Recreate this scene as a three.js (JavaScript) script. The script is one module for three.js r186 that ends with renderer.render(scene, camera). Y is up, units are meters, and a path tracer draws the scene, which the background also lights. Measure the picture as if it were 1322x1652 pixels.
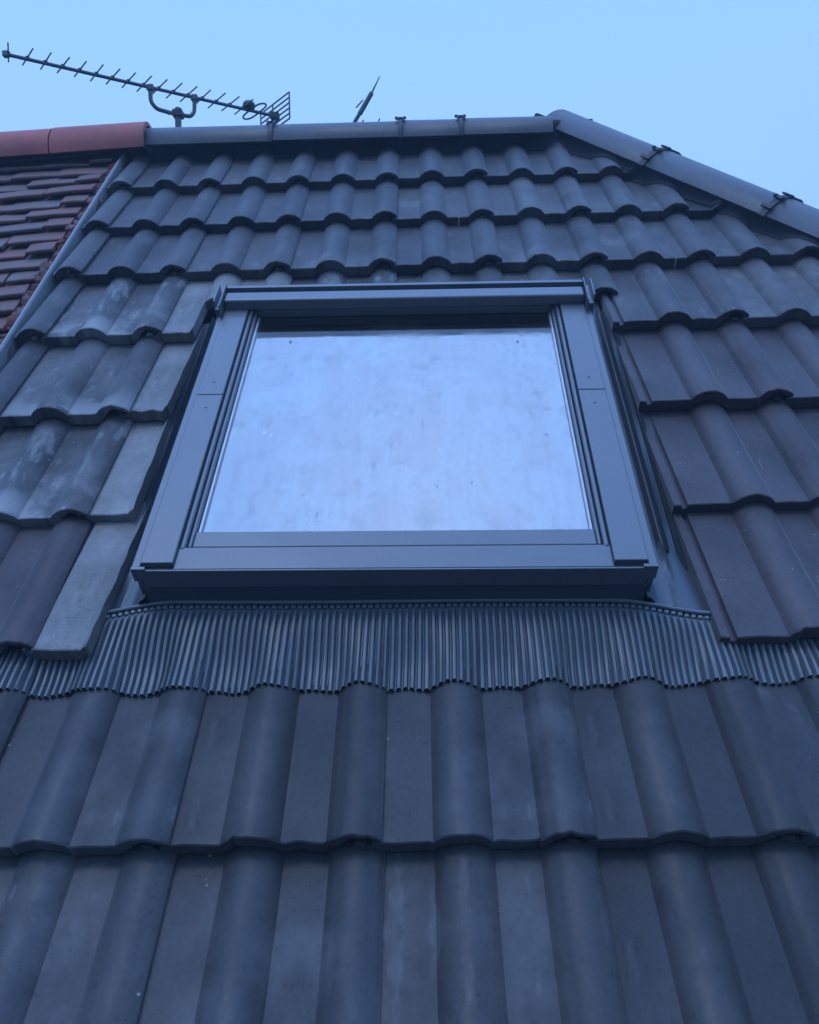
import * as THREE from 'three';
import { mergeGeometries, toCreasedNormals } from 'three/addons/utils/BufferGeometryUtils.js';
import { RoundedBoxGeometry } from 'three/addons/geometries/RoundedBoxGeometry.js';

/* ------------------------------------------------------------------ camera, sky, sun, exposure */
// Roof frame: u = along the courses, v = up the slope, n = off the slope (metres, n = 0 at the tile noses).
const PITCH = Math.PI / 4, Y0 = 6.0;
const SP = Math.sin(PITCH), CP = Math.cos(PITCH);
const W = (u, v, n) => new THREE.Vector3(u, Y0 + SP * v + CP * n, -CP * v + SP * n);
const Wd = (u, v, n) => new THREE.Vector3(u, SP * v + CP * n, -CP * v + SP * n);

const scene = new THREE.Scene();
const camera = new THREE.PerspectiveCamera(63.93, 819 / 1024, 0.05, 2000);
camera.position.copy(W(0.03285, -0.50924, 1.13941));
camera.up.copy(Wd(0.02194, 0.70264, 0.71121));
camera.lookAt(camera.position.clone().add(Wd(-0.02071, 0.71154, -0.70234)));

function hash(x, y, s) { let h = Math.imul(x | 0, 374761393) ^ Math.imul(y | 0, 668265263) ^ Math.imul(s | 0, 1274126177); h = Math.imul(h ^ (h >>> 13), 1274126177); return ((h ^ (h >>> 16)) >>> 0) / 4294967296; }
function vnoise(x, y, s, per = 0) {
  const xi = Math.floor(x), yi = Math.floor(y), fx = x - xi, fy = y - yi;
  const w = q => per ? ((q % per) + per) % per : q;
  const sx = fx * fx * (3 - 2 * fx), sy = fy * fy * (3 - 2 * fy);
  const a = hash(w(xi), w(yi), s), b = hash(w(xi + 1), w(yi), s), c = hash(w(xi), w(yi + 1), s), d = hash(w(xi + 1), w(yi + 1), s);
  return a + (b - a) * sx + (c - a) * sy + (a - b - c + d) * sx * sy;
}
function fbm(x, y, s, oct = 4, per = 0) { let v = 0, a = 0.5, t = 0; for (let i = 0; i < oct; i++) { v += a * vnoise(x, y, s + i * 17, per ? per << i : 0); t += a; x *= 2; y *= 2; a *= 0.55; } return v / t; }
let seed = 1234567;
const rnd = () => { seed = (Math.imul(seed, 1664525) + 1013904223) >>> 0; return seed / 4294967296; };
const jit = a => (rnd() * 2 - 1) * a;
const lerp = (a, b, t) => a + (b - a) * t;
const clamp = (x, a = 0, b = 1) => Math.min(b, Math.max(a, x));
const sstep = (a, b, x) => { const t = clamp((x - a) / (b - a)); return t * t * (3 - 2 * t); };

{ // cold, evenly veiled sky: pale at the horizon, clear blue above it, bright thin cloud overhead
  const SW = 256, SH = 128, data = new Float32Array(SW * SH * 4);
  const stops = [[-90, .12, .22, .36], [0, .40, .67, 1.00], [14, .37, .63, 1.00], [24, .335, .598, 1.02], [34, .29, .555, 1.04], [46, .31, .67, 1.50], [60, .40, .84, 2.05], [76, .54, 1.00, 2.20], [90, .74, 1.14, 2.25]];
  for (let j = 0; j < SH; j++) {
    const el = ((j + 0.5) / SH - 0.5) * 180;
    let k = 0; while (k < stops.length - 2 && el > stops[k + 1][0]) k++;
    const t = clamp((el - stops[k][0]) / (stops[k + 1][0] - stops[k][0]));
    for (let i = 0; i < SW; i++) {
      const az = i / SW * Math.PI * 2, cl = 0.98 + 0.04 * fbm(3 + Math.cos(az) * Math.cos(el * .01745) * 2.2, 5 + Math.sin(az) * Math.cos(el * .01745) * 2.2, 5, 4);
      const o = (j * SW + i) * 4;
      for (let c = 0; c < 3; c++) data[o + c] = lerp(stops[k][c + 1], stops[k + 1][c + 1], t) * cl;
      data[o + 3] = 1;
    }
  }
  const sky = new THREE.DataTexture(data, SW, SH, THREE.RGBAFormat, THREE.FloatType);
  sky.mapping = THREE.EquirectangularReflectionMapping; sky.magFilter = THREE.LinearFilter; sky.minFilter = THREE.LinearFilter; sky.needsUpdate = true;
  scene.background = sky; scene.environment = sky;
}
const sun = new THREE.DirectionalLight(new THREE.Color().setRGB(0.86, 0.94, 1.0), 0.5);
sun.position.set(-4, 22, 4); sun.target.position.set(0, 7, -1);
sun.castShadow = true; sun.shadow.radius = 30; sun.shadow.mapSize.set(2048, 2048);
Object.assign(sun.shadow.camera, { left: -8, right: 8, top: 8, bottom: -8, near: 1, far: 40 });
scene.add(sun, sun.target);

const renderer = new THREE.WebGLRenderer({ antialias: true });
renderer.setSize(819, 1024);
renderer.toneMapping = THREE.LinearToneMapping;
renderer.toneMappingExposure = 1.32;
renderer.shadowMap.enabled = true;

/* ------------------------------------------------------------------ textures and materials */
function tex(n, fn, srgb = true) {
  const d = new Uint8Array(n * n * 4);
  for (let j = 0; j < n; j++) for (let i = 0; i < n; i++) {
    const c = fn(i / n, j / n, i, j), o = (j * n + i) * 4;
    for (let k = 0; k < 3; k++) { const l = clamp(c[k]); d[o + k] = Math.round(255 * (srgb ? (l <= 0.0031308 ? 12.92 * l : 1.055 * Math.pow(l, 1 / 2.4) - 0.055) : l)); }
    d[o + 3] = 255;
  }
  const t = new THREE.DataTexture(d, n, n);
  t.wrapS = t.wrapT = THREE.RepeatWrapping; t.magFilter = THREE.LinearFilter; t.minFilter = THREE.LinearMipmapLinearFilter; t.generateMipmaps = true;
  if (srgb) t.colorSpace = THREE.SRGBColorSpace;
  t.needsUpdate = true; return t;
}
const mat = (r, g, b, o = {}) => new THREE.MeshPhysicalMaterial({ color: new THREE.Color().setRGB(r, g, b), roughness: 0.6, ...o });

// fine sanded grain of concrete, tileable over 0.5 m
const grain = tex(512, (x, y, i, j) => { const v = 0.45 * hash(i, j, 3) + 0.35 * fbm(x * 64, y * 64, 7, 2, 64) + 0.4 * fbm(x * 12, y * 12, 9, 3, 12) - 0.1; return [v, v, v]; }, false);
const tileRough = tex(256, (x, y, i, j) => { const v = 0.40 + 0.26 * fbm(x * 7, y * 7, 31, 4, 7) + 0.07 * hash(i, j, 5); return [v, v, v]; }, false);

// concrete tile colour, one sheet = one 0.5 x 0.5 m area of tile (x across, y from the nose upwards)
function tileTexture(s, base, opt) {
  const { dust = 0, noseDust = 0, smear = 0, specks = 10, tone = 0.45, scratches = 2 } = opt;
  const sp = []; for (let k = 0; k < specks; k++) sp.push([hash(k, 1, s) * 0.72, hash(k, 2, s) * 0.82, 0.0012 + 0.003 * Math.pow(hash(k, 3, s), 4), 0.35 + 0.65 * hash(k, 4, s)]);
  const sc = []; for (let k = 0; k < scratches; k++) { const a = hash(k, 5, s) * 6.28; sc.push([hash(k, 6, s) * 0.7, hash(k, 7, s) * 0.75, Math.cos(a), Math.sin(a), 0.015 + 0.05 * hash(k, 8, s)]); }
  return tex(512, (x, y, i, j) => {
    const wx = x + 0.05 * (fbm(x * 6, y * 6, s + 50, 3) - .5), wy = y + 0.05 * (fbm(x * 6, y * 6, s + 60, 3) - .5);
    const m = 1 + tone * (fbm(wx * 4, wy * 3, s, 5) - 0.5) * 2 + 0.34 * (hash(i, j, s) - 0.5) + 0.30 * (fbm(x * 90, y * 90, s + 5, 2) - .5) - .26 * sstep(.74, .80, fbm(x * 60, y * 60, s + 6, 2));
    const hue = (fbm(wx * 3, wy * 2.4, s + 90, 3) - 0.5);
    let r = base[0] * m * (1 + 0.30 * hue), g = base[1] * m, b = base[2] * m * (1 - 0.05 * hue);
    let d = dust * sstep(0.34, 0.74, fbm(wx * 5, wy * 3.5, s + 20, 5)) * (0.55 + 0.9 * fbm(x * 40, y * 40, s + 23, 3));
    if (noseDust) d += noseDust * sstep(0.16 + 0.12 * fbm(x * 10, y * 6, s + 70, 3), 0.0, y - 0.05) * sstep(0.38, 0.62, fbm(wx * 9, wy * 9, s + 71, 4));
    if (smear) d += smear * sstep(0.55, 0.78, fbm(wx * 22, wy * 7, s + 40, 5)) * sstep(.40, .66, fbm(x * 3, y * 3, s + 41, 2)) * (.6 + .8 * fbm(x * 70, y * 50, s + 43, 2));
    for (const [px, py, pr, pa] of sp) { const q = (x - px) ** 2 + (y - py) ** 2; if (q < pr * pr * 4) d += pa * sstep(pr * 2, pr * .5, Math.sqrt(q)); }
    for (const [px, py, cx, cy, l] of sc) { const a = (x - px) * cx + (y - py) * cy, c = (x - px) * cy - (y - py) * cx; if (a > 0 && a < l) { const w = 0.0012 + 0.0014 * vnoise(a * 200, 1, s); const cc = c + 0.012 * (a / l) * (a / l); if (Math.abs(cc) < w) d += 0.5 * hash(i >> 1, j >> 1, s); } }
    d = clamp(d, 0, 0.92);
    return [lerp(r, 0.34, d), lerp(g, 0.335, d), lerp(b, 0.33, d)];
  });
}
const T = 0.5; // metres per sheet
function tileMaterial(t, o = {}) { return new THREE.MeshPhysicalMaterial({ map: t, roughness: 0.95, roughnessMap: tileRough, bumpMap: grain, bumpScale: 0.0003, ior: 1.5, specularIntensity: .8, sheen: 1, sheenColor: new THREE.Color().setRGB(.80, .84, .88), sheenRoughness: .6, ...o }); }
const CH = [.042, .039, .040], PU = [.055, .043, .045];
const cleanMats = [
  tileMaterial(tileTexture(101, CH, { dust: .10, smear: .10, specks: 26, scratches: 4 })),
  tileMaterial(tileTexture(202, [.044, .041, .042], { dust: .14, smear: .14, noseDust: .15, specks: 34, scratches: 5 })),
  tileMaterial(tileTexture(303, [.036, .034, .036], { dust: .07, smear: .08, specks: 18, scratches: 3 })),
  tileMaterial(tileTexture(404, [.048, .046, .046], { dust: .20, smear: .20, noseDust: .2, specks: 28, scratches: 4 })),
];
// the same sheets shifted and toned, so that neighbouring tiles differ
for (let k = 0; k < 14; k++) { const b = cleanMats[k % 4], m = b.clone(); m.map = b.map.clone(); m.map.wrapS = m.map.wrapT = THREE.MirroredRepeatWrapping; m.map.offset.set(hash(k, 1, 88), hash(k, 2, 88)); m.map.needsUpdate = true; const t = .72 + .62 * hash(k, 3, 88), w = .06 * (hash(k, 4, 88) - .5); m.color.setRGB(t * (1 + w), t, t * (1 - w)); cleanMats.push(m); }
const purpleMats = [tileMaterial(tileTexture(505, PU, { dust: .05, specks: 14, tone: .45 })), tileMaterial(tileTexture(606, [.052, .045, .046], { dust: .10, smear: .22, specks: 40, tone: .45 }))];
const dustMats = [tileMaterial(tileTexture(707, CH, { dust: .26, noseDust: .70, smear: .38, specks: 60, scratches: 7 })), tileMaterial(tileTexture(808, [.052, .049, .050], { dust: .22, noseDust: .6, smear: .32, specks: 50, scratches: 6 }))];
const cutMats = [tileMaterial(tileTexture(909, [.185, .172, .156], { dust: .42, noseDust: .4, smear: .22, specks: 40, tone: .25, scratches: 5 }), { bumpScale: .001 }), tileMaterial(tileTexture(1010, [.165, .156, .144], { dust: .40, noseDust: .3, smear: .22, specks: 40, tone: .25, scratches: 5 }), { bumpScale: .001 })];
const rawConcrete = mat(.20, .19, .175, { roughness: .95, bumpMap: grain, bumpScale: .002 });

const ridgeTex = tileTexture(1111, [.056, .062, .072], { dust: .06, specks: 8, tone: .25 });
const ridgeMat = new THREE.MeshPhysicalMaterial({ map: ridgeTex, roughness: .48, sheen: 1, sheenColor: new THREE.Color().setRGB(.55, .58, .62), sheenRoughness: .6, bumpMap: grain, bumpScale: .0004 });
function clayTexture(s, base, grey) {
  return tex(256, (x, y, i, j) => {
    const m = 0.75 + 0.5 * fbm(x * 5, y * 5, s, 4) + 0.2 * (hash(i, j, s) - .5), g = grey * sstep(.35, .65, fbm(x * 4, y * 6, s + 9, 4)), sp = 0.5 * sstep(.66, .74, fbm(x * 22, y * 22, s + 4, 2));
    return [lerp(base[0], .13, g + sp * .4) * m, lerp(base[1], .115, g + sp * .4) * m, lerp(base[2], .11, g + sp * .4) * m];
  });
}
const clayMats = [[.205, .085, .068, .42], [.21, .096, .080, .45], [.18, .088, .076, .5], [.225, .082, .062, .36], [.185, .098, .086, .55]].map((c, k) => new THREE.MeshPhysicalMaterial({ map: clayTexture(41 + k * 7, c, c[3]), roughness: .62, bumpMap: grain, bumpScale: .0012 }));
const clayRidgeMat = new THREE.MeshPhysicalMaterial({ map: clayTexture(77, [.44, .115, .095], .10), roughness: .7, bumpMap: grain, bumpScale: .0008 });
const mortarMat = mat(.34, .31, .29, { roughness: .95, bumpMap: grain, bumpScale: .004 });
const redMortar = mat(.26, .085, .06, { roughness: .95, bumpMap: grain, bumpScale: .004 });

// painted aluminium with a little grit
const aluTex = tex(512, (x, y, i, j) => { const m = 0.94 + 0.12 * fbm(x * 6, y * 6, 61, 4, 6) + 0.03 * (hash(i, j, 8) - .5), s = 0.4 * sstep(.885, .91, fbm(x * 90, y * 90, 63, 2, 90)); return [lerp(.132, .4, s) * m, lerp(.144, .4, s) * m, lerp(.158, .4, s) * m]; });
const aluRough = tex(256, (x, y) => { const v = 0.30 + 0.22 * fbm(x * 5, y * 5, 66, 4, 5); return [v, v, v]; }, false);
const aluMat = new THREE.MeshPhysicalMaterial({ map: aluTex, roughness: 1, roughnessMap: aluRough, metalness: .15, ior: 1.55, clearcoat: .4, clearcoatRoughness: .22 });
const aluDark = aluMat; // the same painted sheet on every face
const flashMat = new THREE.MeshPhysicalMaterial({ map: aluTex, color: new THREE.Color().setRGB(.62, .66, .70), roughness: .38, metalness: .25 });
const apronMat = mat(.130, .146, .156, { roughness: .45, metalness: .12 });
const foamMat = mat(.018, .019, .022, { roughness: .95, bumpMap: grain, bumpScale: .004 });
const membraneMat = mat(.014, .016, .022, { roughness: .85 });
const clipMat = mat(.016, .019, .026, { roughness: .55 });
const galvMat = mat(.52, .53, .55, { roughness: .45, metalness: .5 });
const aerialMat = mat(.10, .11, .12, { roughness: .45, metalness: .6 });
const blackPlastic = mat(.02, .021, .024, { roughness: .5 });
const vergeMat = mat(.30, .31, .33, { roughness: .6, bumpMap: grain, bumpScale: .0015 });
const deckMat = mat(.02, .02, .022, { roughness: .9 });
const brickMat = new THREE.MeshPhysicalMaterial({ map: clayTexture(97, [.24, .12, .08], .3), roughness: .9 });
const groundMat = new THREE.MeshPhysicalMaterial({ map: tex(256, (x, y, i, j) => { const m = .7 + .6 * fbm(x * 6, y * 6, 15, 4, 6); return [.035 * m, .038 * m, .036 * m]; }), roughness: .95 });

/* ------------------------------------------------------------------ helpers */
const taken = new Map();
function numbered(n) { const k = taken.get(n) || 0; taken.set(n, k + 1); return k ? `${n}_${String(k).padStart(3, '0')}` : n; }
function mesh(name, geo, m, parent) { const o = new THREE.Mesh(geo, m); o.name = parent && parent !== scene ? name : numbered(name); o.castShadow = o.receiveShadow = true; (parent || scene).add(o); return o; }
function thing(name, label, category, pos, group) { const g = new THREE.Group(); g.name = numbered(name); g.position.copy(pos); g.userData = { label, category }; if (group) g.userData.group = group; scene.add(g); return g; }
function structure(o) { o.userData.kind = 'structure'; return o; }
// box in slope coordinates: x across, y off the slope, t upslope (local z = -t)
function rbox(x0, x1, y0, y1, t0, t1, r = 0.0015) {
  const g = new RoundedBoxGeometry(x1 - x0, y1 - y0, t1 - t0, 2, Math.min(r, (x1 - x0) / 2.01, (y1 - y0) / 2.01, (t1 - t0) / 2.01));
  g.translate((x0 + x1) / 2, (y0 + y1) / 2, -(t0 + t1) / 2); return g;
}
function metreUV(g, s = 2) { const p = g.attributes.position, n = g.attributes.normal, uv = new Float32Array(p.count * 2); for (let i = 0; i < p.count; i++) { const ax = Math.abs(n.getX(i)), ay = Math.abs(n.getY(i)), az = Math.abs(n.getZ(i)); let a, b; if (ay >= ax && ay >= az) { a = p.getX(i); b = p.getZ(i); } else if (ax >= az) { a = p.getY(i); b = p.getZ(i); } else { a = p.getX(i); b = p.getY(i); } uv[2 * i] = a * s; uv[2 * i + 1] = b * s; } g.setAttribute('uv', new THREE.BufferAttribute(uv, 2)); return g; }
const plain = g => { const q = g.index ? g.toNonIndexed() : g; for (const k of Object.keys(q.attributes)) if (!['position', 'normal', 'uv'].includes(k)) q.deleteAttribute(k); return q; };
const merge = a => mergeGeometries(a.map(plain));
function tube(pts, r, seg = 8, closed = false, n = 0) { return new THREE.TubeGeometry(new THREE.CatmullRomCurve3(pts, closed, 'centripetal'), n || pts.length * 4, r, seg, closed); }
function rod(a, b, r, seg = 8, r2 = r) { const d = b.clone().sub(a), g = new THREE.CylinderGeometry(r2, r, d.length(), seg, 1); g.applyQuaternion(new THREE.Quaternion().setFromUnitVectors(new THREE.Vector3(0, 1, 0), d.clone().normalize())); g.translate((a.x + b.x) / 2, (a.y + b.y) / 2, (a.z + b.z) / 2); return g; }
class Tri { // raw triangle collector with uv
  constructor() { this.p = []; this.u = []; }
  quad(a, b, c, d, ua, ub, uc, ud) { this.p.push(...a, ...b, ...c, ...a, ...c, ...d); this.u.push(...ua, ...ub, ...uc, ...ua, ...uc, ...ud); }
  build(crease = 0.6) { const g = new THREE.BufferGeometry(); g.setAttribute('position', new THREE.Float32BufferAttribute(this.p, 3)); g.setAttribute('uv', new THREE.Float32BufferAttribute(this.u, 2)); g.computeVertexNormals(); return toCreasedNormals(g, crease); }
}
// prism: cross-section (x, y) closed polygon drawn out along t0..t1
function prism(poly, t0, t1) { const s = new THREE.Shape(poly.map(q => new THREE.Vector2(q[0], q[1]))); const g = new THREE.ExtrudeGeometry(s, { depth: t1 - t0, bevelEnabled: false }); g.translate(0, 0, -t1); return metreUV(g); }
function ribbonPoly(pts, th) { const up = [], dn = []; for (let i = 0; i < pts.length; i++) { const a = pts[Math.max(0, i - 1)], b = pts[Math.min(pts.length - 1, i + 1)]; const dx = b[0] - a[0], dy = b[1] - a[1], l = Math.hypot(dx, dy); up.push([pts[i][0] - dy / l * th, pts[i][1] + dx / l * th]); dn.push(pts[i]); } return dn.concat(up.reverse()); }

/* ------------------------------------------------------------------ setting */
{
  const g = new THREE.PlaneGeometry(1600, 1600); g.rotateX(-Math.PI / 2); metreUV(g, .25);
  structure(mesh('ground', g, groundMat));
}

/* ------------------------------------------------------------------ the house and its roof */
const HIP = { u: 0.60, v: 2.66 };                       // where ridge and hip lines meet on the tile plane
const hipV = u => HIP.v - Math.SQRT2 * (u - HIP.u);     // hip line in the roof plane
const house = thing('house', 'house under the dark grey interlocking concrete tile roof around the roof window', 'house', W(0, 0, 0));
house.rotation.x = 0;
// deck under the tiles: front slope, hip slope and rear slope, closed, with walls below
const APEX = W(0, HIP.v, -.07), EAVE_V = -0.95;
const deck = (() => {
  const t = new Tri(), uv = [0, 0];
  const q = (a, b, c, d) => t.quad(a.toArray(), b.toArray(), c.toArray(), d.toArray(), uv, [1, 0], [1, 1], [0, 1]);
  const o = house.position, P = (u, v, n) => W(u, v, n).sub(o);
  const A = P(-1.04, EAVE_V, -.07), B = P(HIP.u + (HIP.v - EAVE_V) / Math.SQRT2, EAVE_V, -.07), C = P(HIP.u, HIP.v, -.07), D = P(-1.04, HIP.v, -.07);
  const zr = 2 * C.z - A.z, A2 = new THREE.Vector3(A.x, A.y, zr), B2 = new THREE.Vector3(B.x, B.y, zr);
  q(A, B, C, D); q(D, C, B2, A2); q(B, B2, C, C); q(A, D, A2, A2);
  const y = -5.98; const dn = p => new THREE.Vector3(p.x + (p.x > 0 ? -.18 : 0), y - 0, p.z + (p.z > -1.5 ? -.18 : .18));
  const up = p => { const r = dn(p); r.y = p.y + .002; return r; };
  const wall = new Tri(), w = (a, b) => wall.quad(dn(a).toArray(), dn(b).toArray(), up(b).toArray(), up(a).toArray(), [0, 0], [2, 0], [2, 2], [0, 2]);
  q(A2, B2, B, A);
  w(A, B); w(B, B2); w(B2, A2); w(A2, A);
  mesh('wall', wall.build(.2), brickMat, house).userData.label = 'brown brick house wall';
  return mesh('roof', t.build(.2), deckMat, house);
})();

// one interlocking double-roll tile. x: 0 = left of its first pan, y: off the slope, z = -(distance up from the nose)
const RW = .0425, RH = .0240;
const roll = d => Math.abs(d) >= RW ? 0 : RH * Math.pow(1 - (d / RW) ** 2, .86);
function topAt(x) {
  if (x < 0) { const k = [[-.042, -.002], [-.027, -.002], [-.0255, -.011], [-.0165, -.011], [-.015, -.0015], [-.001, 0]]; for (let i = 0; i < k.length - 1; i++) if (x <= k[i + 1][0]) return lerp(k[i][1], k[i + 1][1], clamp((x - k[i][0]) / (k[i + 1][0] - k[i][0]))); return 0; }
  if (x < .19) return roll(x - .1125);
  return roll(x - .2625);
}
function botAt(x) { const th = x < .235 ? .0300 : lerp(.0300, .012, clamp((x - .235) / .02)); let b = topAt(x) - th; if (x > .268) b = Math.max(b, .0016); return b; }
const TILT = .104, LEN = .402;
const XS = [-.042, -.027, -.0255, -.0165, -.015, -.001, .02, .045, .064, .0698];
for (let i = 1; i < 12; i++) XS.push(.070 + .085 * (0.5 - 0.5 * Math.cos(Math.PI * i / 12)));
XS.push(.1552, .161, .18, .205, .2135, .2198);
for (let i = 1; i < 12; i++) XS.push(.220 + .080 * (0.5 - 0.5 * Math.cos(Math.PI * i / 12)));
XS.push(.2985);
// vEnd(x), vBeg(x): extent up the slope at x; chip = roughness of the nose; cutEdge = ragged saw cut at x1
function tileGeo({ x0 = -.042, x1 = .2985, beg = () => 0, end = () => LEN, chip = .0014, cutEdge = 0, s = 1 } = {}) {
  let xs = XS.filter(x => x > x0 + 1e-4 && x < x1 - 1e-4); xs = [x0, ...xs, x1].filter(x => end(x) - beg(x) > 1e-3);
  if (xs.length < 2) return null;
  const t = new Tri(), te = new Tri(), rows = cutEdge ? [0, .0022, .012, .04, .07, .10, .13, .16, .19, .22, .25, .28, .31, .34] : [0, .0022, .012, .10, .20, .30];
  const col = xs.map((x, i) => {
    const b = beg(x), e = end(x), nz = chip * (vnoise(x * 160, 3, s) * 2 - 1) + (hash(i, s, 77) > .93 ? chip * 2.2 : 0);
    const last = cutEdge && i === xs.length - 1;
    const dv = [...rows.filter(r => r + b < e - .02).map(r => r + b), e];
    const top = dv.map((d, k) => [x + (last ? cutEdge * (fbm(d * 45, 1, s, 3) - .5) * 2 : 0), topAt(x) - TILT * d - (k === 0 ? .0016 : 0), -(d + (k < 2 ? nz : 0)), d]);
    const bot = [[x, botAt(x) - TILT * b, -(b + nz + .001), b], [x + (last ? cutEdge * .5 : 0), botAt(x) - TILT * e, -e, e]];
    return { top, bot, n: dv.length };
  });
  const U = p => [p[0] / T + .1, p[3] / T + .05];
  const xyz = p => [p[0], p[1], p[2]];
  const Q = (a, b, c, d) => t.quad(xyz(a), xyz(b), xyz(c), xyz(d), U(a), U(b), U(c), U(d));
  for (let i = 0; i < col.length - 1; i++) {
    const A = col[i], B = col[i + 1], n = Math.min(A.n, B.n);
    for (let k = 0; k < n - 1; k++) { const ka = k, kb = k, la = k === n - 2 ? A.n - 1 : k + 1, lb = k === n - 2 ? B.n - 1 : k + 1; Q(A.top[ka], B.top[kb], B.top[lb], A.top[la]); }
    Q(A.bot[0], B.bot[0], B.top[0], A.top[0]);
    Q(A.bot[1], B.bot[1], B.bot[0], A.bot[0]);
    Q(A.top[A.n - 1], B.top[B.n - 1], B.bot[1], A.bot[1]);
  }
  for (const [C, f] of [[col[0], 1], [col[col.length - 1], 0]]) for (let k = 0; k < C.n - 1; k++) {
    const la = k / (C.n - 1), lb = (k + 1) / (C.n - 1), m = (p, q, l) => [lerp(p[0], q[0], l), lerp(p[1], q[1], l), lerp(p[2], q[2], l), lerp(p[3], q[3], l)];
    const b0 = m(C.bot[0], C.bot[1], la), b1 = m(C.bot[0], C.bot[1], lb);
    if (f) Q(b1, b0, C.top[k], C.top[k + 1]); else if (!cutEdge) Q(b0, b1, C.top[k + 1], C.top[k]); else { const a = b0, b = b1, c = C.top[k + 1], d = C.top[k]; te.quad(xyz(a), xyz(b), xyz(c), xyz(d), [a[3] * 2, 0], [b[3] * 2, 0], [b[3] * 2, .06], [a[3] * 2, .06]); }
  }
  if (!cutEdge) return t.build(.55);
  return mergeGeometries([t.build(.55), te.build(.3)], true);
}
const VK = { '-2': -.69, '-1': -.352, 0: -.017, 1: .318, 2: .647, 3: .982, 4: 1.317, 5: 1.640, 6: 1.938, 7: 2.236 };
const fullTiles = [1, 2, 3].map(s => tileGeo({ s }));
const slope = new THREE.Group(); // only used to work out transforms
const roofQ = new THREE.Quaternion().setFromAxisAngle(new THREE.Vector3(1, 0, 0), PITCH);
function placeOnRoof(o, u, v, n, base = house.position) { o.position.copy(W(u, v, n)).sub(base); o.quaternion.premultiply(roofQ); return o; }
function addTile(geo, m, u, v, n = 0, twist = 0, lean = 0, label) {
  const o = mesh('roof_tile', geo, m, deck); o.quaternion.setFromEuler(new THREE.Euler(0, twist, lean)); placeOnRoof(o, u, v, n); if (label) o.userData.label = label; return o;
}
const WTOP = 1.475; // tiles above the window are sawn off here
for (const ks of Object.keys(VK)) {
  const k = +ks, v = VK[ks];
  for (let m = -4; m <= 5; m++) {
    const u = .3 * m - .0375 + jit(.0012);
    const lenTop = 2.575 - v;                          // top course stops under the ridge
    const hipEnd = x => Math.min(LEN, lenTop, hipV(u + x) - v - .012);
    const twist = jit(.0055), lift = .0005 + rnd() * .0034 + (k === 1 ? .011 : 0), lean = jit(.0025);
    const pick = () => cleanMats[Math.floor(rnd() * cleanMats.length)];
    if (u > 1.55 && k < 5) continue;
    if (m === -4) { // verge piece: sawn down to its outer roll
      const g = tileGeo({ x0: .214, end: hipEnd, s: 5 + k }); addTile(g, pick(), u, v, lift, twist * .4, 0); continue;
    }
    let mm = pick();
    if (k >= 1 && k <= 3 && m >= 2) mm = purpleMats[Math.floor(rnd() * 2)];
    if (k === 1 && m <= -3) mm = purpleMats[0];
    if (k >= 2 && k <= 4 && m === -3) mm = dustMats[k % 2];
    if (k === 4 && m === 2) mm = purpleMats[1];
    const inWindow = m >= -2 && m <= 1;
    if (k >= 1 && k <= 3 && inWindow) {
      if (m === -2) { // right-hand strip sawn off beside the window: one pan is left
        const g = tileGeo({ x0: -.030, x1: .084, s: 60 + k, cutEdge: .0035, chip: .0022 });
        const o = addTile(g, [cutMats[k % 2], rawConcrete], u + (k === 1 ? .010 : .003), v + (k === 1 ? -.004 : .006), k === 1 ? .019 : .004, k === 1 ? -.03 : jit(.012), k === 3 ? 0 : -.02, 'dusty pale sawn strip of tile beside the window');
      }
      continue;
    }
    if (k === 4 && inWindow) {
      const cut = WTOP - v;
      if (m === -2) {
        const a = tileGeo({ x1: .082, s: 71, cutEdge: .003, chip: .0018 }), b = tileGeo({ x0: .0825, beg: () => cut, s: 72, chip: .0015 });
        a.clearGroups(); addTile(mergeGeometries([a, b]), cutMats[1], u, v, lift, twist, 0, 'dusty tile notched round the corner of the window');
      } else addTile(tileGeo({ beg: () => cut, s: 73 + m, chip: .0015 }), m === -1 ? dustMats[0] : dustMats[1], u, v, lift, twist, 0);
      continue;
    }
    let g = fullTiles[Math.floor(rnd() * 3)];
    if (lenTop < LEN || hipEnd(.2985) < LEN) { g = tileGeo({ end: hipEnd, s: 11 + m }); if (!g) continue; }
    addTile(g, mm, u, v, lift, twist, lean);
  }
}

// ridge: black vented roll under half-round ridge tiles
const RIM = { v: 2.492, n: .046 }, RAD = .092;
const rimW = W(0, RIM.v, RIM.n), axY = rimW.y, axZ = rimW.z - RAD;
{ // vented ridge roll dressed down into the pans
  const t = new Tri(), N = 330, u0 = -.965, u1 = .66, R = 7;
  const P = (i, j) => { const u = lerp(u0, u1, i / N), x = (((u + .0375) % .3) + .3) % .3, f = j / R; const v = lerp(2.512 + .010 * (1 - topAt(x) / RH) * -1 + .006 * vnoise(u * 30, 1, 3), 2.585, f); const low = topAt(x) - TILT * (v - 2.236) + .005, hi = .052; return Wd(u, v, lerp(low, hi, sstep(.05, .85, f)) + .0015 * vnoise(u * 160, f * 5, 9)).toArray(); };
  for (let i = 0; i < N; i++) for (let j = 0; j < R; j++) t.quad(P(i, j), P(i + 1, j), P(i + 1, j + 1), P(i, j + 1), [0, 0], [1, 0], [1, 1], [0, 1]);
  const o = mesh('ridge_vent_roll', t.build(.8), membraneMat, deck); o.userData.label = 'black vented ridge roll under the ridge tiles';
}
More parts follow.
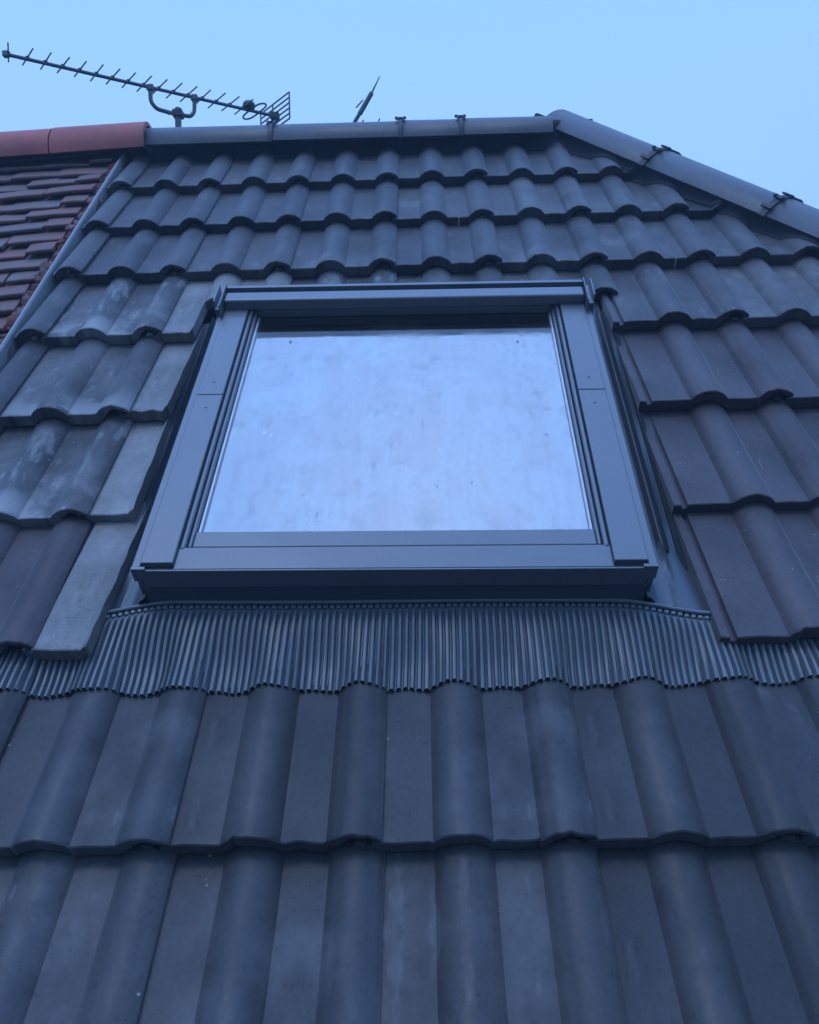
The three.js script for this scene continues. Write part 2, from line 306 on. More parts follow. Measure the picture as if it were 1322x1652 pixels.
// half-round tile with wall thickness; axis along +x, rims at y = drop
function halfRound(len, r, th, drop = 0, lip = 0) {
  const t = new Tri(), N = 22, a0 = -Math.asin(clamp(drop / r, -1, 1));
  const rows = lip ? [[0, lip], [.045, lip], [.055, 0], [len, 0]] : [[0, 0], [.003, .0], [len, 0]];
  const P = (i, k, inner) => { const a = lerp(a0, Math.PI - a0, i / N), rr = r + rows[k][1] - (inner ? th : 0) - (!inner && (k === 0 || k === rows.length - 1) ? .0022 : 0); return [rows[k][0], rr * Math.sin(a), rr * Math.cos(a)]; };
  const U = (i, k) => [rows[k][0] * 2 + .1, i / N * .6];
  for (let i = 0; i < N; i++) { for (let k = 0; k < rows.length - 1; k++) { t.quad(P(i, k, 0), P(i, k + 1, 0), P(i + 1, k + 1, 0), P(i + 1, k, 0), U(i, k), U(i, k + 1), U(i + 1, k + 1), U(i + 1, k)); t.quad(P(i + 1, k, 1), P(i + 1, k + 1, 1), P(i, k + 1, 1), P(i, k, 1), U(i + 1, k), U(i + 1, k + 1), U(i, k + 1), U(i, k)); }
    const e = rows.length - 1; t.quad(P(i, 0, 0), P(i + 1, 0, 0), P(i + 1, 0, 1), P(i, 0, 1), U(i, 0), U(i + 1, 0), U(i + 1, 0), U(i, 0)); t.quad(P(i, e, 1), P(i + 1, e, 1), P(i + 1, e, 0), P(i, e, 0), U(i, e), U(i + 1, e), U(i + 1, e), U(i, e)); }
  for (const i of [0, N]) for (let k = 0; k < rows.length - 1; k++) t.quad(P(i, k, 0), P(i, k, 1), P(i, k + 1, 1), P(i, k + 1, 0), U(i, k), U(i, k), U(i, k + 1), U(i, k + 1));
  return t.build(.7);
}
const ridgeJoints = [-.952, -.495, -.030, .186, .512];
for (let i = 0; i < ridgeJoints.length - 1; i++) {
  const a = ridgeJoints[i] + .0025, b = ridgeJoints[i + 1] - .0025;
  const o = mesh('ridge_tile', halfRound(b - a, RAD, .016), ridgeMat, deck);
  o.position.set(a, axY + jit(.0015), axZ).sub(house.position); o.rotation.x = jit(.02);
}
// strap clip over a joint: band from crest to rim with a lugged block on top
function clipGeo(r, w, lugs, a0 = -.06) {
  const parts = [], t = new Tri(), N = 18, a1 = Math.PI - a0;
  for (let i = 0; i < N; i++) { const P = (k, rr, x) => { const a = lerp(a0, a1, k / N); return [x, rr * Math.sin(a), rr * Math.cos(a)]; }; const r0 = r - .004, r1 = r + .0045, z = [0, 0];
    t.quad(P(i, r1, -w), P(i, r1, w), P(i + 1, r1, w), P(i + 1, r1, -w), z, z, z, z); t.quad(P(i, r0, -w), P(i, r1, -w), P(i + 1, r1, -w), P(i + 1, r0, -w), z, z, z, z); t.quad(P(i, r1, w), P(i, r0, w), P(i + 1, r0, w), P(i + 1, r1, w), z, z, z, z); }
  parts.push(t.build(.6));
  const blk = (ang, lx, ly, lz, ox = 0) => { const g = new RoundedBoxGeometry(lx, ly, lz, 1, .0015); g.translate(ox, r + .004 + ly / 2, 0); g.rotateX(ang); parts.push(g); };
  if (lugs) { for (let i = 0; i < 6; i++) blk(1.0 - i * .4, .036, .006, .013, (i % 2 - .5) * .008); for (const s of [-1, 1]) blk(.6, .010, .010, .010, s * .014), blk(-.35, .010, .010, .010, s * .012); }
  else { blk(.42, .036, .006, .026); for (const s of [-1, 1]) { blk(.30, .011, .009, .010, s * .015); blk(.72, .008, .006, .016, s * .011); } }
  return merge(parts);
}
const ridgeClip = clipGeo(RAD, .0075, false);
for (const i of [1, 2, 3]) { const o = mesh('ridge_clip', ridgeClip, clipMat, deck); o.position.set(ridgeJoints[i], axY, axZ).sub(house.position); o.userData.label = 'black plastic clip strapped over a ridge joint'; }

// hip: same half-round tiles running down the corner, on a black roll
const hd = new THREE.Vector3(1, -1, 1).normalize(), hs = new THREE.Vector3(-1, 0, 1).normalize(), hm = new THREE.Vector3(1, 2, 1).normalize();
const HR = .116, HA = .36, hipRim = W(1.043, 1.819, .035), hipAxis0 = hipRim.clone().addScaledVector(hs, -HR * Math.cos(HA)).addScaledVector(hm, -HR * Math.sin(HA));
const hipQ = new THREE.Quaternion().setFromRotationMatrix(new THREE.Matrix4().makeBasis(hd, hm, hs.clone()));
const hipAt = du => hipAxis0.clone().addScaledVector(hd, (du - 1.043) * Math.sqrt(3));
const hipJ = [.478, .765, 1.040, 1.292, 1.553, 1.82, 2.08];
for (let i = 0; i < hipJ.length - 1; i++) {
  const L = (hipJ[i + 1] - hipJ[i]) * Math.sqrt(3) - .004;
  const o = mesh('hip_tile', halfRound(L, HR, .016, -HR * Math.sin(HA)), ridgeMat, deck);
  o.position.copy(hipAt(hipJ[i])).sub(house.position); o.quaternion.copy(hipQ);
  if (i) { const c = mesh('hip_clip', clipGeo(HR, .010, true, HA - .04), clipMat, deck); c.position.copy(hipAt(hipJ[i])).sub(house.position); c.quaternion.copy(hipQ); c.userData.label = 'black lugged clip band over a hip joint'; }
}
{ // black hip roll between the sawn tiles and the hip tiles
  const t = new Tri(), N = 200, R = 6;
  const P = (i, j) => { const du = lerp(.44, 2.05, i / N), f = j / R; const rim = hipAt(du).addScaledVector(hs, HR * Math.cos(HA) + lerp(.014, -.05, f)).addScaledVector(hm, HR * Math.sin(HA)).sub(house.position);
    const u = rim.x, v = (rim.y - rim.z) * Math.SQRT1_2, nn = (rim.y + rim.z) * Math.SQRT1_2; const x = (((u + .0375) % .3) + .3) % .3; let kb = 0; for (const q of Object.values(VK)) if (q <= v && q > kb) kb = q; const low = topAt(x) - TILT * (v - kb) + .004;
    return Wd(u, v, lerp(low, .040, sstep(.0, .9, f)) + .0015 * vnoise(i * 1.7, j, 4)).toArray(); };
  for (let i = 0; i < N; i++) for (let j = 0; j < R; j++) t.quad(P(i, j), P(i + 1, j), P(i + 1, j + 1), P(i, j + 1), [0, 0], [1, 0], [1, 1], [0, 1]);
  mesh('hip_vent_roll', t.build(.8), membraneMat, deck).userData.label = 'black vented roll under the hip tiles';
}
{ // verge trim and its trough against the neighbour's roof
  const trim = prism([[-1.042, -.05], [-1.042, .004], [-1.039, .009], [-1.034, .009], [-1.031, .004], [-1.031, -.046], [-1.005, -.052], [-.93, -.054], [-.93, -.058], [-1.03, -.058]], -.6, 2.52);
  const o = mesh('verge_trim', trim, vergeMat, deck); placeOnRoof(o, 0, 0, 0); o.userData.label = 'pale grey verge trim strip';
}

/* ------------------------------------------------------------------ house across the narrow back lane, behind the viewpoint */
{
  const o = thing('opposite_house', 'tall brown brick house facing the roof from across the lane', 'house', new THREE.Vector3(0, 0, 8.5));
  const wl = new THREE.BoxGeometry(22, 10.2, 7); wl.translate(0, 5.1, 3.5); mesh('wall', metreUV(wl, .5), brickMat, o);
  const sh = new THREE.Shape([new THREE.Vector2(-.35, 10.2), new THREE.Vector2(7.35, 10.2), new THREE.Vector2(3.5, 13.4)]);
  const rg = new THREE.ExtrudeGeometry(sh, { depth: 22.6, bevelEnabled: false }); rg.rotateY(-Math.PI / 2); rg.translate(11.3, .004, 0); mesh('roof', metreUV(rg, 1), deckMat, o);
  for (const y of [1.6, 4.6, 7.6]) for (const x of [-8, -4, 0, 4, 8]) {
    const w = mesh('window', merge([[-.6, 0, .09, 1.5], [.6, 0, .09, 1.5], [0, -.75, 1.29, .09], [0, .75, 1.29, .09]].map(([a, b, c, d]) => new THREE.BoxGeometry(c, d, .1).translate(x + a, y + b, -.03))), mat(.6, .6, .6), o);
    mesh('pane', new THREE.BoxGeometry(1.12, 1.4, .02).translate(x, y, -.02), mat(.02, .025, .03, { roughness: .1 }), w);
  }
}

/* ------------------------------------------------------------------ neighbour's roof of red plain tiles */
const nb = thing('neighbouring_house', 'neighbouring house with small weathered red plain roof tiles and red ridge', 'house', W(-1.06, 0, 0));
const NBASE = nb.position;
const nbDeck = (() => {
  const t = new Tri(), q = (a, b, c, d) => t.quad(...[a, b, c, d].map(p => p.sub(NBASE).toArray()), [0, 0], [1, 0], [1, 1], [0, 1]);
  const A = () => W(-3.2, -1, -.16), B = () => W(-1.055, -1, -.075), C = () => W(-1.055, 2.62, -.075), D = () => W(-3.2, 2.48, -.16);
  const zr = 2 * C().z - B().z, A2 = () => A().setZ(zr), B2 = () => B().setZ(zr);
  q(A(), B(), C(), D()); q(D(), C(), B2(), A2()); q(A(), D(), A2(), A2()); q(B(), B2(), C(), C());
  const w = new Tri(), g = p => p.clone().setY(.02);
  for (const [a, b] of [[A(), B()], [B(), B2()], [B2(), A2()], [A2(), A()]]) w.quad(g(a).sub(NBASE).toArray(), g(b).sub(NBASE).toArray(), b.clone().sub(NBASE).toArray(), a.clone().sub(NBASE).toArray(), [0, 0], [2, 0], [2, 2], [0, 2]);
  mesh('wall', w.build(.2), brickMat, nb);
  return mesh('roof', t.build(.2), deckMat, nb);
})();
function plainTileGeo(s, w = .163, len = .215, th = .0105) {
  const t = new Tri(), X = [0, .25, .5, .75, 1], P = (i, k, low) => { const x = X[i] * w, d = [0, .003, len][k]; const cam = .0012 * (1 - (2 * X[i] - 1) ** 2), e = .0018 * (vnoise(X[i] * 6, s, 21) * 2 - 1); return [x + (i === 0 || i === 4 ? .0012 * (vnoise(d * 50, i, s) - .5) : 0), cam - .20 * d - (low ? th : (k === 0 ? .003 : 0)), -(d + (k < 2 ? e + (hash(i, s, 3) > .85 ? .004 : 0) : 0))]; };
  const U = (i, k) => [X[i] * .5 + s * .13, [0, .01, .7][k] + s * .29];
  for (let i = 0; i < 4; i++) { for (let k = 0; k < 2; k++) t.quad(P(i, k, 0), P(i + 1, k, 0), P(i + 1, k + 1, 0), P(i, k + 1, 0), U(i, k), U(i + 1, k), U(i + 1, k + 1), U(i, k + 1)); t.quad(P(i, 0, 1), P(i + 1, 0, 1), P(i + 1, 0, 0), P(i, 0, 0), U(i, 0), U(i + 1, 0), U(i + 1, 0), U(i, 0)); }
  for (const [i, f] of [[0, 1], [4, 0]]) { const a = P(i, 0, 1), b = P(i, 0, 0), c = P(i, 2, 0), d = P(i, 2, 1); f ? t.quad(d, a, b, c, U(i, 0), U(i, 0), U(i, 2), U(i, 2)) : t.quad(a, d, c, b, U(i, 0), U(i, 0), U(i, 2), U(i, 2)); }
  return t.build(.5);
}
const plainTiles = [1, 2, 3, 4].map(s => plainTileGeo(s));
const halfTiles = [5, 6].map(s => plainTileGeo(s, .08));
for (let r = -1; r < 20; r++) {
  const v1 = 2.552 - .0845 * r, sl = lerp(.07, .20, clamp((2.55 - v1) / .8));
  let u = -1.062; const wid = r > 9 ? 5 : 6;
  for (let c = 0; c < wid; c++) {
    const half = c === 0 && Math.abs(r % 2) === 1, w = half ? .083 : .166; u -= w;
    const slip = rnd() > .86 ? -(.008 + rnd() * .012) : jit(.003);
    const g = half ? halfTiles[(r + 4) % 4 > 1 ? 1 : 0] : plainTiles[Math.floor(rnd() * 4)];
    const o = mesh('plain_tile', g, clayMats[Math.floor(rnd() * 5)], nbDeck);
    o.quaternion.setFromEuler(new THREE.Euler(jit(.018), sl * .92 + jit(.018), jit(.03)));
    placeOnRoof(o, u, v1 + sl * (u + 1.06) + slip, .008 + (u + 1.06) * .03 + rnd() * .004, NBASE);
  }
}
{ // red ridge: half-round clay tiles with a mortared open end, dropping slightly to the left
  const dir = new THREE.Vector3(-1, -.052, .02).normalize();
  const qr = new THREE.Quaternion().setFromUnitVectors(new THREE.Vector3(-1, 0, 0), dir);
  const start = new THREE.Vector3(-.945, axY + .010, axZ + .004);
  const L = [[0, .333], [.339, .43], [.777, .45], [1.235, .45]];
  for (const [s, l] of L) {
    const o = mesh('ridge_tile', halfRound(l, .106, .016, .022), clayRidgeMat, nbDeck);
    o.position.copy(start).addScaledVector(dir, s + l).sub(NBASE); o.quaternion.copy(qr); o.rotateX(jit(.03));
  }
  for (const s of [.336, .772, 1.230]) { const g = halfRound(.016, .094, .02); const o = mesh('mortar_joint', g, mortarMat, nbDeck); o.position.copy(start).addScaledVector(dir, s + .009).sub(NBASE); o.quaternion.copy(qr); }
  // mortar closing the end beside the grey ridge
  const g = new THREE.SphereGeometry(.088, 20, 12, 0, Math.PI * 2, 0, Math.PI / 2 + .2); const p = g.attributes.position; for (let i = 0; i < p.count; i++) { const x = p.getX(i), y = p.getY(i), z = p.getZ(i), k = 1 + .10 * (fbm(x * 40 + 5, y * 40 + z * 33, 8, 3) - .5); p.setXYZ(i, x * .26 * k, y * k, z * k); } g.computeVertexNormals();
  const o = mesh('mortar_end', g, mortarMat, nbDeck); o.position.copy(start).addScaledVector(dir, .012).sub(NBASE); o.userData.label = 'pale mortar filling the open end of the red ridge';
  // broken mortar and tile edges along the verge trim
  for (let i = 0; i < 46; i++) {
    const gg = new THREE.IcosahedronGeometry(.012 + rnd() * .012, 1), q = gg.attributes.position; for (let k = 0; k < q.count; k++) { const f = .7 + .6 * hash(Math.round(q.getX(k) * 9e3), Math.round(q.getY(k) * 9e3), i + Math.round(q.getZ(k) * 9e3)); q.setXYZ(k, q.getX(k) * f, q.getY(k) * f * .7, q.getZ(k) * f * 1.4); } gg.computeVertexNormals();
    const b = mesh('mortar_lump', gg, rnd() > .3 ? redMortar : clayMats[0], nbDeck); b.quaternion.setFromEuler(new THREE.Euler(jit(.6), jit(.6), jit(.6))); placeOnRoof(b, -1.058 + jit(.006), 2.46 - i * .030 + jit(.01), -.016 + jit(.006), NBASE);
  }
}

/* ------------------------------------------------------------------ roof window */
const WU = -.0285, WV = .417, WANG = -.019;
const win = thing('roof_window', 'grey metal clad roof window with cloudy sky-reflecting glass and pleated apron', 'window', W(WU, WV, 0));
win.quaternion.copy(roofQ).multiply(new THREE.Quaternion().setFromAxisAngle(new THREE.Vector3(0, 1, 0), WANG));
const wm = (name, g, m, parent = win, label) => { const o = mesh(name, metreUV(plain(g)), m, parent); if (label) o.userData.label = label; return o; };
// timber-and-metal box frame going down into the roof
const frame = wm('frame', merge([rbox(-.440, -.378, -.055, .0865, .012, .90), rbox(.378, .440, -.055, .0865, .012, .90), rbox(-.3775, .3775, -.055, .070, .012, .052), rbox(-.3775, .3775, -.055, .0865, .862, .90)]), aluDark);
for (const s of [-1, 1]) {
  const X = (a, b) => s > 0 ? [a, b] : [-b, -a];
  for (const [t0, t1] of [[.008, .489], [.4905, .862]]) { const [a, b] = X(.377, .4335); wm('side_cover', rbox(a, b, .0868, .1005, t0, t1, .0022), aluMat); }
  { const [a, b] = X(.4338, .4485); wm('side_flange', rbox(a, b, .052, .0955, .003, .872, .002), aluMat); }
  // screw heads on the cover
  for (const t of [.535, .445]) { const g = new THREE.CylinderGeometry(.0028, .0032, .0012, 10); g.translate(s * .405, .1011, -t); wm('screw', g, aluMat); }
  // two rolled sash ribs
  { const [a, b] = X(.3660, .3755); wm('sash_rib', rbox(a, b, .078, .0945, .046, .862, .0045), aluMat); }
  { const [a, b] = X(.3575, .3645); wm('sash_rib', rbox(a, b, .070, .0875, .056, .862, .0032), aluMat); }
  // folded corner piece of the bottom cover
  { const [a, b] = X(.424, .4485); wm('corner_cap', merge([rbox(a, b, .066, .0975, -.0045, .0025, .0012), prism([[s * .4485, .094], [s * .4360, .046], [s * .4320, .046], [s * .4440, .094]], -.005, -.0005)]), aluDark); }
}
// bottom: sash bar, frame cover with its deep front, and the collar below
wm('bottom_sash_bar', rbox(-.357, .357, .062, .0855, .058, .0965, .003), aluMat);
wm('bottom_cover', merge([rbox(-.3768, .3768, .0705, .0925, .0, .0515, .0022), rbox(-.4335, -.3772, .070, .0864, .0, .011, .001), rbox(.3772, .4335, .070, .0864, .0, .011, .001)]), aluMat);
wm('bottom_front', rbox(-.4335, .4335, .050, .0925, -.0040, -.0004, .001), aluDark);
{ const t = new Tri(), a = [[-.0075, -.004], [.004, .062], [.010, .062], [-.001, -.004]]; for (let i = 0; i < 4; i++) { const p = a[i], q = a[(i + 1) % 4], z = [0, 0]; t.quad([-.437, p[1], -p[0]], [.437, p[1], -p[0]], [.437, q[1], -q[0]], [-.437, q[1], -q[0]], z, z, z, z); } wm('bottom_collar', t.build(.3), flashMat); }
for (const s of [-1, 1]) wm('side_skirt', rbox(s > 0 ? .4402 : -.4484, s > 0 ? .4484 : -.4402, -.05, .0518, .004, .90, .001), flashMat);
// top hood: rounded front, groove and rear flange, with end plates
wm('hood', merge([rbox(-.434, .434, .0965, .1250, .833, .874, .006), rbox(-.4335, .4335, .088, .111, .8742, .890, .001), rbox(-.436, .436, .100, .1265, .8902, .9015, .0015)]), aluMat);
for (const s of [-1, 1]) { const X = (a, b) => s > 0 ? [a, b] : [-b, -a];
  let [a, b] = X(.4365, .4395); wm('hood_end_plate', rbox(a, b, .094, .131, .800, .905, .001), aluDark);
  [a, b] = X(.4540, .4575); wm('hood_end_plate', rbox(a, b, .070, .128, .828, .906, .001), aluMat);
  [a, b] = X(.4397, .4538); wm('hood_end_bracket', rbox(a, b, .070, .112, .815, .900, .001), aluDark); }
wm('top_sash_bar', rbox(-.357, .357, .0715, .0925, .842, .8615, .002), aluDark);
// double glazing: outer pane, spacer bars, coated inner pane with bloom and dried drops
const paneMap = tex(1024, (x, y, i, j) => {
  const wx = x + .03 * (fbm(x * 9, y * 9, 3, 3) - .5), wy = y + .03 * (fbm(x * 9, y * 9, 4, 3) - .5);
  const patch = sstep(.46, .56, fbm(wx * 9, wy * 9, 11, 6)), fine = sstep(.62, .72, fbm(wx * 26, wy * 20, 12, 4)) * sstep(.45, .62, fbm(x * 4, y * 4, 13, 3));
  const run = sstep(.66, .76, fbm(x * 60, y * 14, 14, 3)) * sstep(.5, .7, fbm(x * 5, y * 5, 16, 2)) * .7;
  let k = 1 - .07 * patch - .13 * fine - .20 * run + .02 * (hash(i, j, 4) - .5) - .035 * sstep(.5, .7, fbm(wx * 70, wy * 4, 18, 3)) - .06 * sstep(.55, .7, fbm(wx * 34, wy * 30, 19, 4)), r = 1 + .05 * patch;
  return [.385 * k * r, .385 * k, .355 * k];
});
{ // scattered dried spots
  const d = paneMap.image.data, n = 1024; let s2 = 991; const rr = () => { s2 = (Math.imul(s2, 1664525) + 1013904223) >>> 0; return s2 / 4294967296; };
  for (let k = 0; k < 620; k++) { const q0 = rr(), top = q0 > .55; const cx = (top ? (rr() > .5 ? rr() * .3 : 1 - rr() * .35) : rr()) * n, cy = (top ? 1 - rr() * rr() * .45 - .05 : rr()) * n, R = k < 2 ? 4.5 : .8 + 2.6 * rr() * rr(), c = rr() > .85 ? 195 : 112 + 42 * rr(), el = .35 + rr() * .7; for (let y = -8; y <= 8; y++) for (let x = -8; x <= 8; x++) { const q = Math.hypot(x, y * el); if (q > R) continue; const X = (cx + x) | 0, Y = (cy + y) | 0; if (X < 0 || Y < 0 || X >= n || Y >= n) continue; const o = (Y * n + X) * 4; const kk = k < 2 ? 25 : c; d[o] = kk; d[o + 1] = kk; d[o + 2] = Math.min(255, kk * 1.1); } }
}
const paneRough = tex(512, (x, y, i, j) => { const v = .04 + .10 * sstep(.45, .6, fbm(x * 6, y * 6, 21, 5)) + .05 * fbm(x * 50, y * 50, 22, 2); return [v, v, v]; }, false);
const paneBump = tex(512, (x, y) => { const v = fbm(x * 55, y * 55, 31, 3) * sstep(.45, .65, fbm(x * 4, y * 4, 32, 3)); return [v, v, v]; }, false);
const coatedGlass = new THREE.MeshPhysicalMaterial({ map: paneMap, roughness: 1, roughnessMap: paneRough, bumpMap: paneBump, bumpScale: .0004, metalness: 1 });
const clearGlass = new THREE.MeshPhysicalMaterial({ color: 0xffffff, roughness: .02, transmission: 1, thickness: 0, ior: 1.5 });
const fitUV = (o, s) => { const p = o.geometry.attributes.position, u = o.geometry.attributes.uv; for (let i = 0; i < p.count; i++) u.setXY(i, (p.getX(i) + .36) / .72, (-p.getZ(i) - .05) / .82); return o; };
const glazing = fitUV(wm('inner_pane', rbox(-.3570, .3570, .0645, .0705, .060, .860, .0008), coatedGlass));
glazing.userData.label = 'cloudy reflective inner pane with dried spots';
{ const g = new THREE.PlaneGeometry(.714, .760); g.rotateX(-Math.PI / 2); g.translate(0, .0785, -(.0965 + .380)); wm('outer_pane', g, clearGlass); }
for (const s of [-1, 1]) { const a = s > 0 ? .3515 : -.3560; wm('spacer_bar', rbox(a, a + .0045, .0706, .0778, .098, .835, .001), galvMat); }
wm('spacer_bar', rbox(-.3510, .3510, .0706, .0778, .098, .102, .001), galvMat);

// side gutters of the flashing with their standing ribs
for (const s of [-1, 1]) {
  const prof = [[.4498, .048], [.4498, -.012], [.462, -.024], [.496, -.024], [.4995, -.004], [.5025, -.024], [.5105, -.024], [.5135, -.006], [.5165, -.024], [.53, -.030], [.57, -.036]].map(q => [q[0], q[1]]);
  let poly = ribbonPoly(prof, -.0012); if (s < 0) poly = poly.map(q => [-q[0], q[1]]).reverse();
  const o = mesh('side_gutter', prism(poly, .135, .985), flashMat, win);
  // shorter corner piece, dressed flat, with a tapering rolled rib
  const t = new Tri(), N = 16, R = 10; const P = (i, j) => { const a = i / N, f = j / R; const x = lerp(.441, .575, a), tt = lerp(-.010 - .016 * sstep(.5, 1, a), .150, f); const rib = .014 * Math.exp(-(((x - lerp(.492, .500, f)) / .0055) ** 2)) * (.35 + .65 * f); const y = -.004 - .026 * sstep(.2, 1, a) * lerp(.35, 1, f) - .010 * f + rib + .03 * sstep(.03, 0, a * .134); return [s * x, y, -tt]; };
  for (let i = 0; i < N; i++) for (let j = 0; j < R; j++) { const A = P(i, j), B = P(i + 1, j), C = P(i + 1, j + 1), D = P(i, j + 1), z = q => [q[0] * 2, q[2] * 2]; s > 0 ? t.quad(A, B, C, D, z(A), z(B), z(C), z(D)) : t.quad(B, A, D, C, z(B), z(A), z(D), z(C)); }
  mesh('corner_flashing', t.build(.9), flashMat, win);
  if (s > 0) mesh('foam_strip', metreUV(plain(rbox(.533, .5465, -.055, -.026, .06, .96, .005))), foamMat, win);
}
// gutter across the head of the window
wm('head_gutter', rbox(-.52, .52, -.05, -.038, .903, 1.10, .002), flashMat);

// seam between collar and apron: rolled line and crimped beads
const seamT = x => -.0145 - .019 * sstep(.38, .56, Math.abs(x)) + .0012 * Math.sin(x * 9);
{
  const line = []; for (let i = 0; i <= 60; i++) { const x = lerp(-.565, .565, i / 60); line.push(new THREE.Vector3(x, .010 - .012 * sstep(.40, .56, Math.abs(x)), -(seamT(x) + .0085))); }
  mesh('seam_roll', tube(line, .0042, 8, false, 120), aluDark, win);
  const beads = []; const NB = 98; for (let i = 0; i < NB; i++) { const x = lerp(-.56, .56, (i + .5) / NB); const g = new RoundedBoxGeometry(.0094, .0065, .0085, 2, .0028); g.rotateY(jit(.06)); g.translate(x, .0075 - .012 * sstep(.40, .56, Math.abs(x)) + jit(.0006), -(seamT(x) - .001)); beads.push(g); }
  const b = mesh('seam_beads', merge(beads), apronMat, win); b.userData.kind = 'stuff'; b.userData.label = 'row of crimped beads along the apron seam';
}
{ // pleated apron draped over the tiles below
  const t = new Tri(), PER = .0115, U0 = -.80, U1 = .80, per = 8, N = Math.round((U1 - U0) / PER) * per, R = 13;
  const shape = [-1, -1, -.15, .92, 1, 1, .92, -.15];
  const wob = c => .0018 * (vnoise(c * .37, 1, 12) - .5) * 2;
  const P = (i, j) => {
    const c = i / per, ph = i % per, f = j / R;
    let x = lerp(U0, U1, i / N); x += wob(Math.round(c)) * f + .010 * Math.sin(x * 3.1) * f * (1 - f);
    const u = x + WU, tTop = seamT(clamp(x, -.56, .56)) - .003;
    const tLow = -.169 + .0025 * Math.sin(c * .9) + .002 * (vnoise(c, 2, 5) - .5) - WANG * x;
    const tt = lerp(tTop, tLow, f), v = WV + tt + WANG * x;
    const xx = (((u + .0375) % .3) + .3) % .3;
    const drape = (topAt(xx) * .92 + topAt(xx + .012 < .3 ? xx + .012 : xx - .288) * .3 + topAt(xx > .012 ? xx - .012 : xx + .288) * .3) / 1.52;
    const low = -TILT * (v + .017) + drape + .0072, hi = .006 - .012 * sstep(.40, .56, Math.abs(x));
    const amp = .0037 * sstep(0, .10, f) + .0004;
    return [x, lerp(hi, low, sstep(.05, .92, f)) + amp * shape[ph] + .0006 * vnoise(c * .8, f * 6, 6), -tt];
  };
  const grid = []; for (let i = 0; i <= N; i++) { const r = []; for (let j = 0; j <= R; j++) r.push(P(i, j)); grid.push(r); }
  for (let i = 0; i < N; i++) for (let j = 0; j < R; j++) t.quad(grid[i][j + 1], grid[i + 1][j + 1], grid[i + 1][j], grid[i][j], [0, 0], [1, 0], [1, 1], [0, 1]);
  const pos = t.p.slice(); // underside 0.8 mm below
  const t2 = new Tri(); const dn = q => [q[0], q[1] - .0008, q[2]];
  for (let i = 0; i < N; i++) t2.quad(dn(grid[i][R]), dn(grid[i + 1][R]), grid[i + 1][R], grid[i][R], [0, 0], [1, 0], [1, 1], [0, 1]);
  mesh('pleated_apron', merge([t.build(.35), t2.build(.35)]), apronMat, win).userData.label = 'blue grey pleated metal apron with wavy lower edge';
}

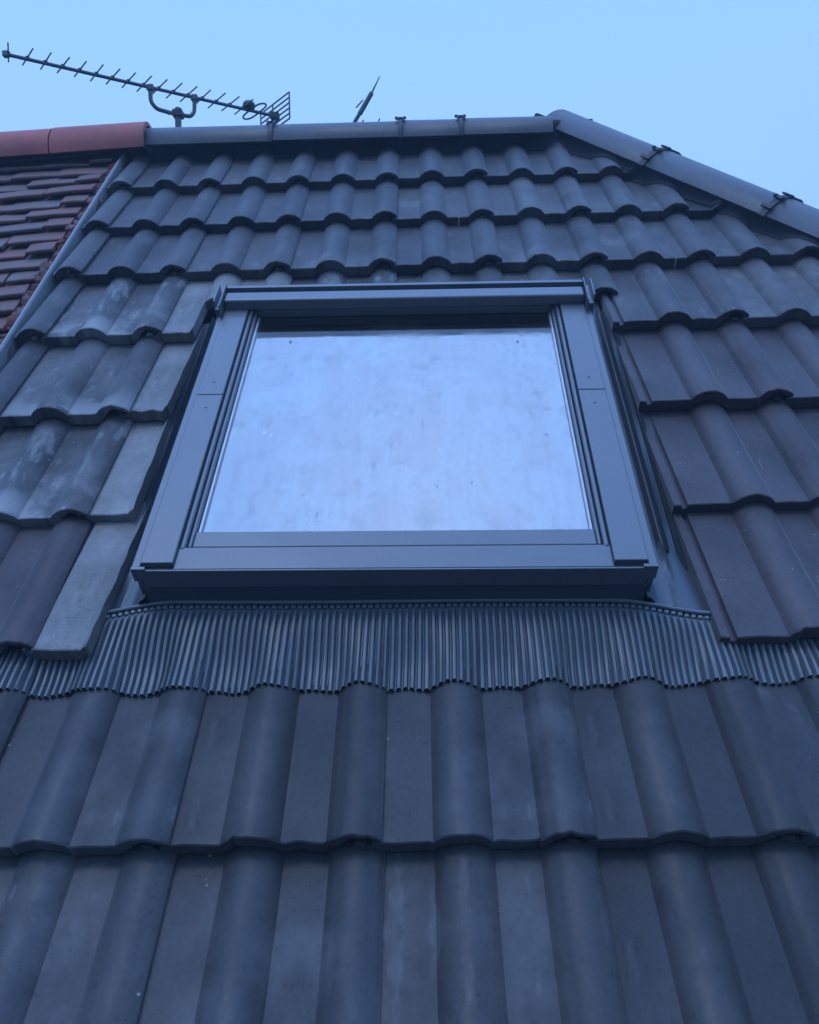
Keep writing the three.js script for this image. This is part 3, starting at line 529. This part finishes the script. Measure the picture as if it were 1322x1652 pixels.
/* ------------------------------------------------------------------ television aerial behind the ridge */
{
  const PL = new THREE.Vector3(-1.876, Y0 + 2.646, -2.611), PR = new THREE.Vector3(-.735, Y0 + 2.646, -3.279);
  const bd = PR.clone().sub(PL).normalize(), len = PR.distanceTo(PL), ed = new THREE.Vector3(-bd.z, 0, bd.x).normalize(); if (ed.z < 0) ed.negate();
  const at = s => PL.clone().addScaledVector(bd, s);
  const mastS = .787, mast = at(mastS).setY(0);
  const base = new THREE.Vector3(mast.x, Y0 + 1.0, mast.z);
  const a = thing('television_aerial', 'long many-element television aerial on a mast behind the ridge', 'aerial', base);
  const L = p => p.clone().sub(base), part = (n, g, m = aerialMat, par = a) => mesh(n, g, m, par);
  part('boom', merge([rod(L(at(-.012)), L(at(len)), .0085, 10), new RoundedBoxGeometry(.026, .026, .026, 1, .003).translate(...L(at(-.006)).toArray())]));
  // positions read off along the boom, elements shrinking slightly towards the far tip
  const NE = 16;
  for (let i = 0; i < NE; i++) {
    const s = i === 0 ? .004 : .004 + 1.13 * Math.pow(i / (NE - 1), .97), h = lerp(.080, .094, i / NE) + jit(.003);
    const e = ed.clone().applyAxisAngle(new THREE.Vector3(0, 1, 0), (i === 0 ? -.06 : .19) + jit(.03)), c = L(at(s)).add(new THREE.Vector3(0, .009, 0));
    const el = part('element', rod(c.clone().addScaledVector(e, h * 1.08), c.clone().addScaledVector(e, -h), .0035, 8));
    mesh('element_clip', new RoundedBoxGeometry(.017, .011, .014, 1, .003).translate(c.x, c.y, c.z), blackPlastic, el);
  }
  // folded dipole and its round connection box
  { const c = L(at(1.195)), pts = []; for (let k = 0; k < 20; k++) { const q = k / 20 * Math.PI * 2, cx = Math.sign(Math.cos(q)) * Math.pow(Math.abs(Math.cos(q)), .5), sy = Math.sin(q); pts.push(c.clone().addScaledVector(ed.clone().applyAxisAngle(new THREE.Vector3(0, 1, 0), .19), cx * .105).addScaledVector(bd, sy * .026)); } part('folded_dipole', tube(pts, .0048, 7, true, 80)); }
  { const g = new THREE.SphereGeometry(.034, 16, 12); g.scale(1, .8, 1); g.translate(...L(at(1.165)).add(new THREE.Vector3(0, .024, 0)).toArray()); part('connection_box', g, blackPlastic); }
  // grid reflector
  { const c = L(at(len - .012)), H = .070, Wd2 = .150, up = new THREE.Vector3(0, 1, 0); const e2 = ed.clone().applyAxisAngle(new THREE.Vector3(0, 1, 0), .19), pt = (x, y) => c.clone().addScaledVector(e2, x).addScaledVector(up, y);
    const refl = part('reflector', rod(pt(-.02, -H), pt(-.02, H), .0042)); for (const x of [-Wd2, Wd2]) mesh('reflector_side', rod(pt(x, -H), pt(x, H), .0042), aerialMat, refl);
    for (let k = 0; k < 6; k++) { const y = lerp(-H, H, k / 5); mesh('reflector_bar', rod(pt(-Wd2, y), pt(Wd2, y), .0042), aerialMat, refl); }
    mesh('reflector_mount', new RoundedBoxGeometry(.05, .035, .04, 1, .006).translate(c.x, c.y, c.z), blackPlastic, refl); }
  // cradle bracket and mast
  { const y = -.105, A = L(at(.645)), B = L(at(.925)), d = (s, yy) => L(at(s)).add(new THREE.Vector3(0, yy, 0));
    part('cradle', tube([d(.650, 0), d(.650, -.04), d(.654, -.072), d(.680, -.099), d(.72, y), d(.82, y), d(.848, -.101), d(.868, -.076), d(.872, -.04), d(.872, 0)], .0105, 10, false, 90));
    for (const s of [.650, .872]) part('cradle_clamp', new RoundedBoxGeometry(.034, .03, .03, 1, .004).translate(...d(s, -.002).toArray()), aerialMat);
    part('mast_clamp', new RoundedBoxGeometry(.05, .036, .05, 1, .004).translate(...d(mastS, y).toArray()), blackPlastic);
    const w = d(mastS - .05, y - .012); part('clamp_bolt', rod(w, w.clone().addScaledVector(ed, .05).add(new THREE.Vector3(0, -.02, 0)), .004));
    part('mast', rod(new THREE.Vector3(0, 0, 0), d(mastS, y + .03), .0165, 12)); }
}
{ // second aerial behind the ridge: a leaning whip with a sleeve, two spikes of it just showing beside
  const base = new THREE.Vector3(-.47, Y0 + 1.0, -2.75);
  const a = thing('pole_aerial', 'thin leaning pole aerial poking up behind the middle of the ridge', 'aerial', base);
  const P = (x, y, z = -2.75) => new THREE.Vector3(x, Y0 + y, z).sub(base);
  const lo = P(-.47, 1.0), mid = P(-.186, 2.483), foot = P(-.284, 2.319);
  mesh('pole', tube([lo, P(-.40, 1.7), P(-.33, 2.16), foot, P(-.235, 2.402), P(-.20, 2.458)], .0095, 8, false, 40), aerialMat, a);
  mesh('sleeve', rod(P(-.245, 2.385), mid, .0125, 8, .0115), aerialMat, a);
  mesh('tip_rod', rod(P(-.19, 2.475), P(-.145, 2.562), .0052, 8, .0022), aerialMat, a);
  mesh('side_rod', rod(P(-.262, 2.412, -2.745), P(-.228, 2.446, -2.742), .0034, 6), aerialMat, a);
  mesh('spike', rod(P(-.262, 2.29, -2.74), P(-.226, 2.350, -2.74), .0052, 6, .003), aerialMat, a);
  mesh('spike', rod(P(-.185, 2.28, -2.74), P(-.149, 2.354, -2.74), .0052, 6, .003), aerialMat, a);
}
// thin cold mist: the far courses, ridge and aerial fade towards blue
scene.fog = new THREE.FogExp2(new THREE.Color().setRGB(.55, .76, 1.0), 0.018);
renderer.render(scene, camera);
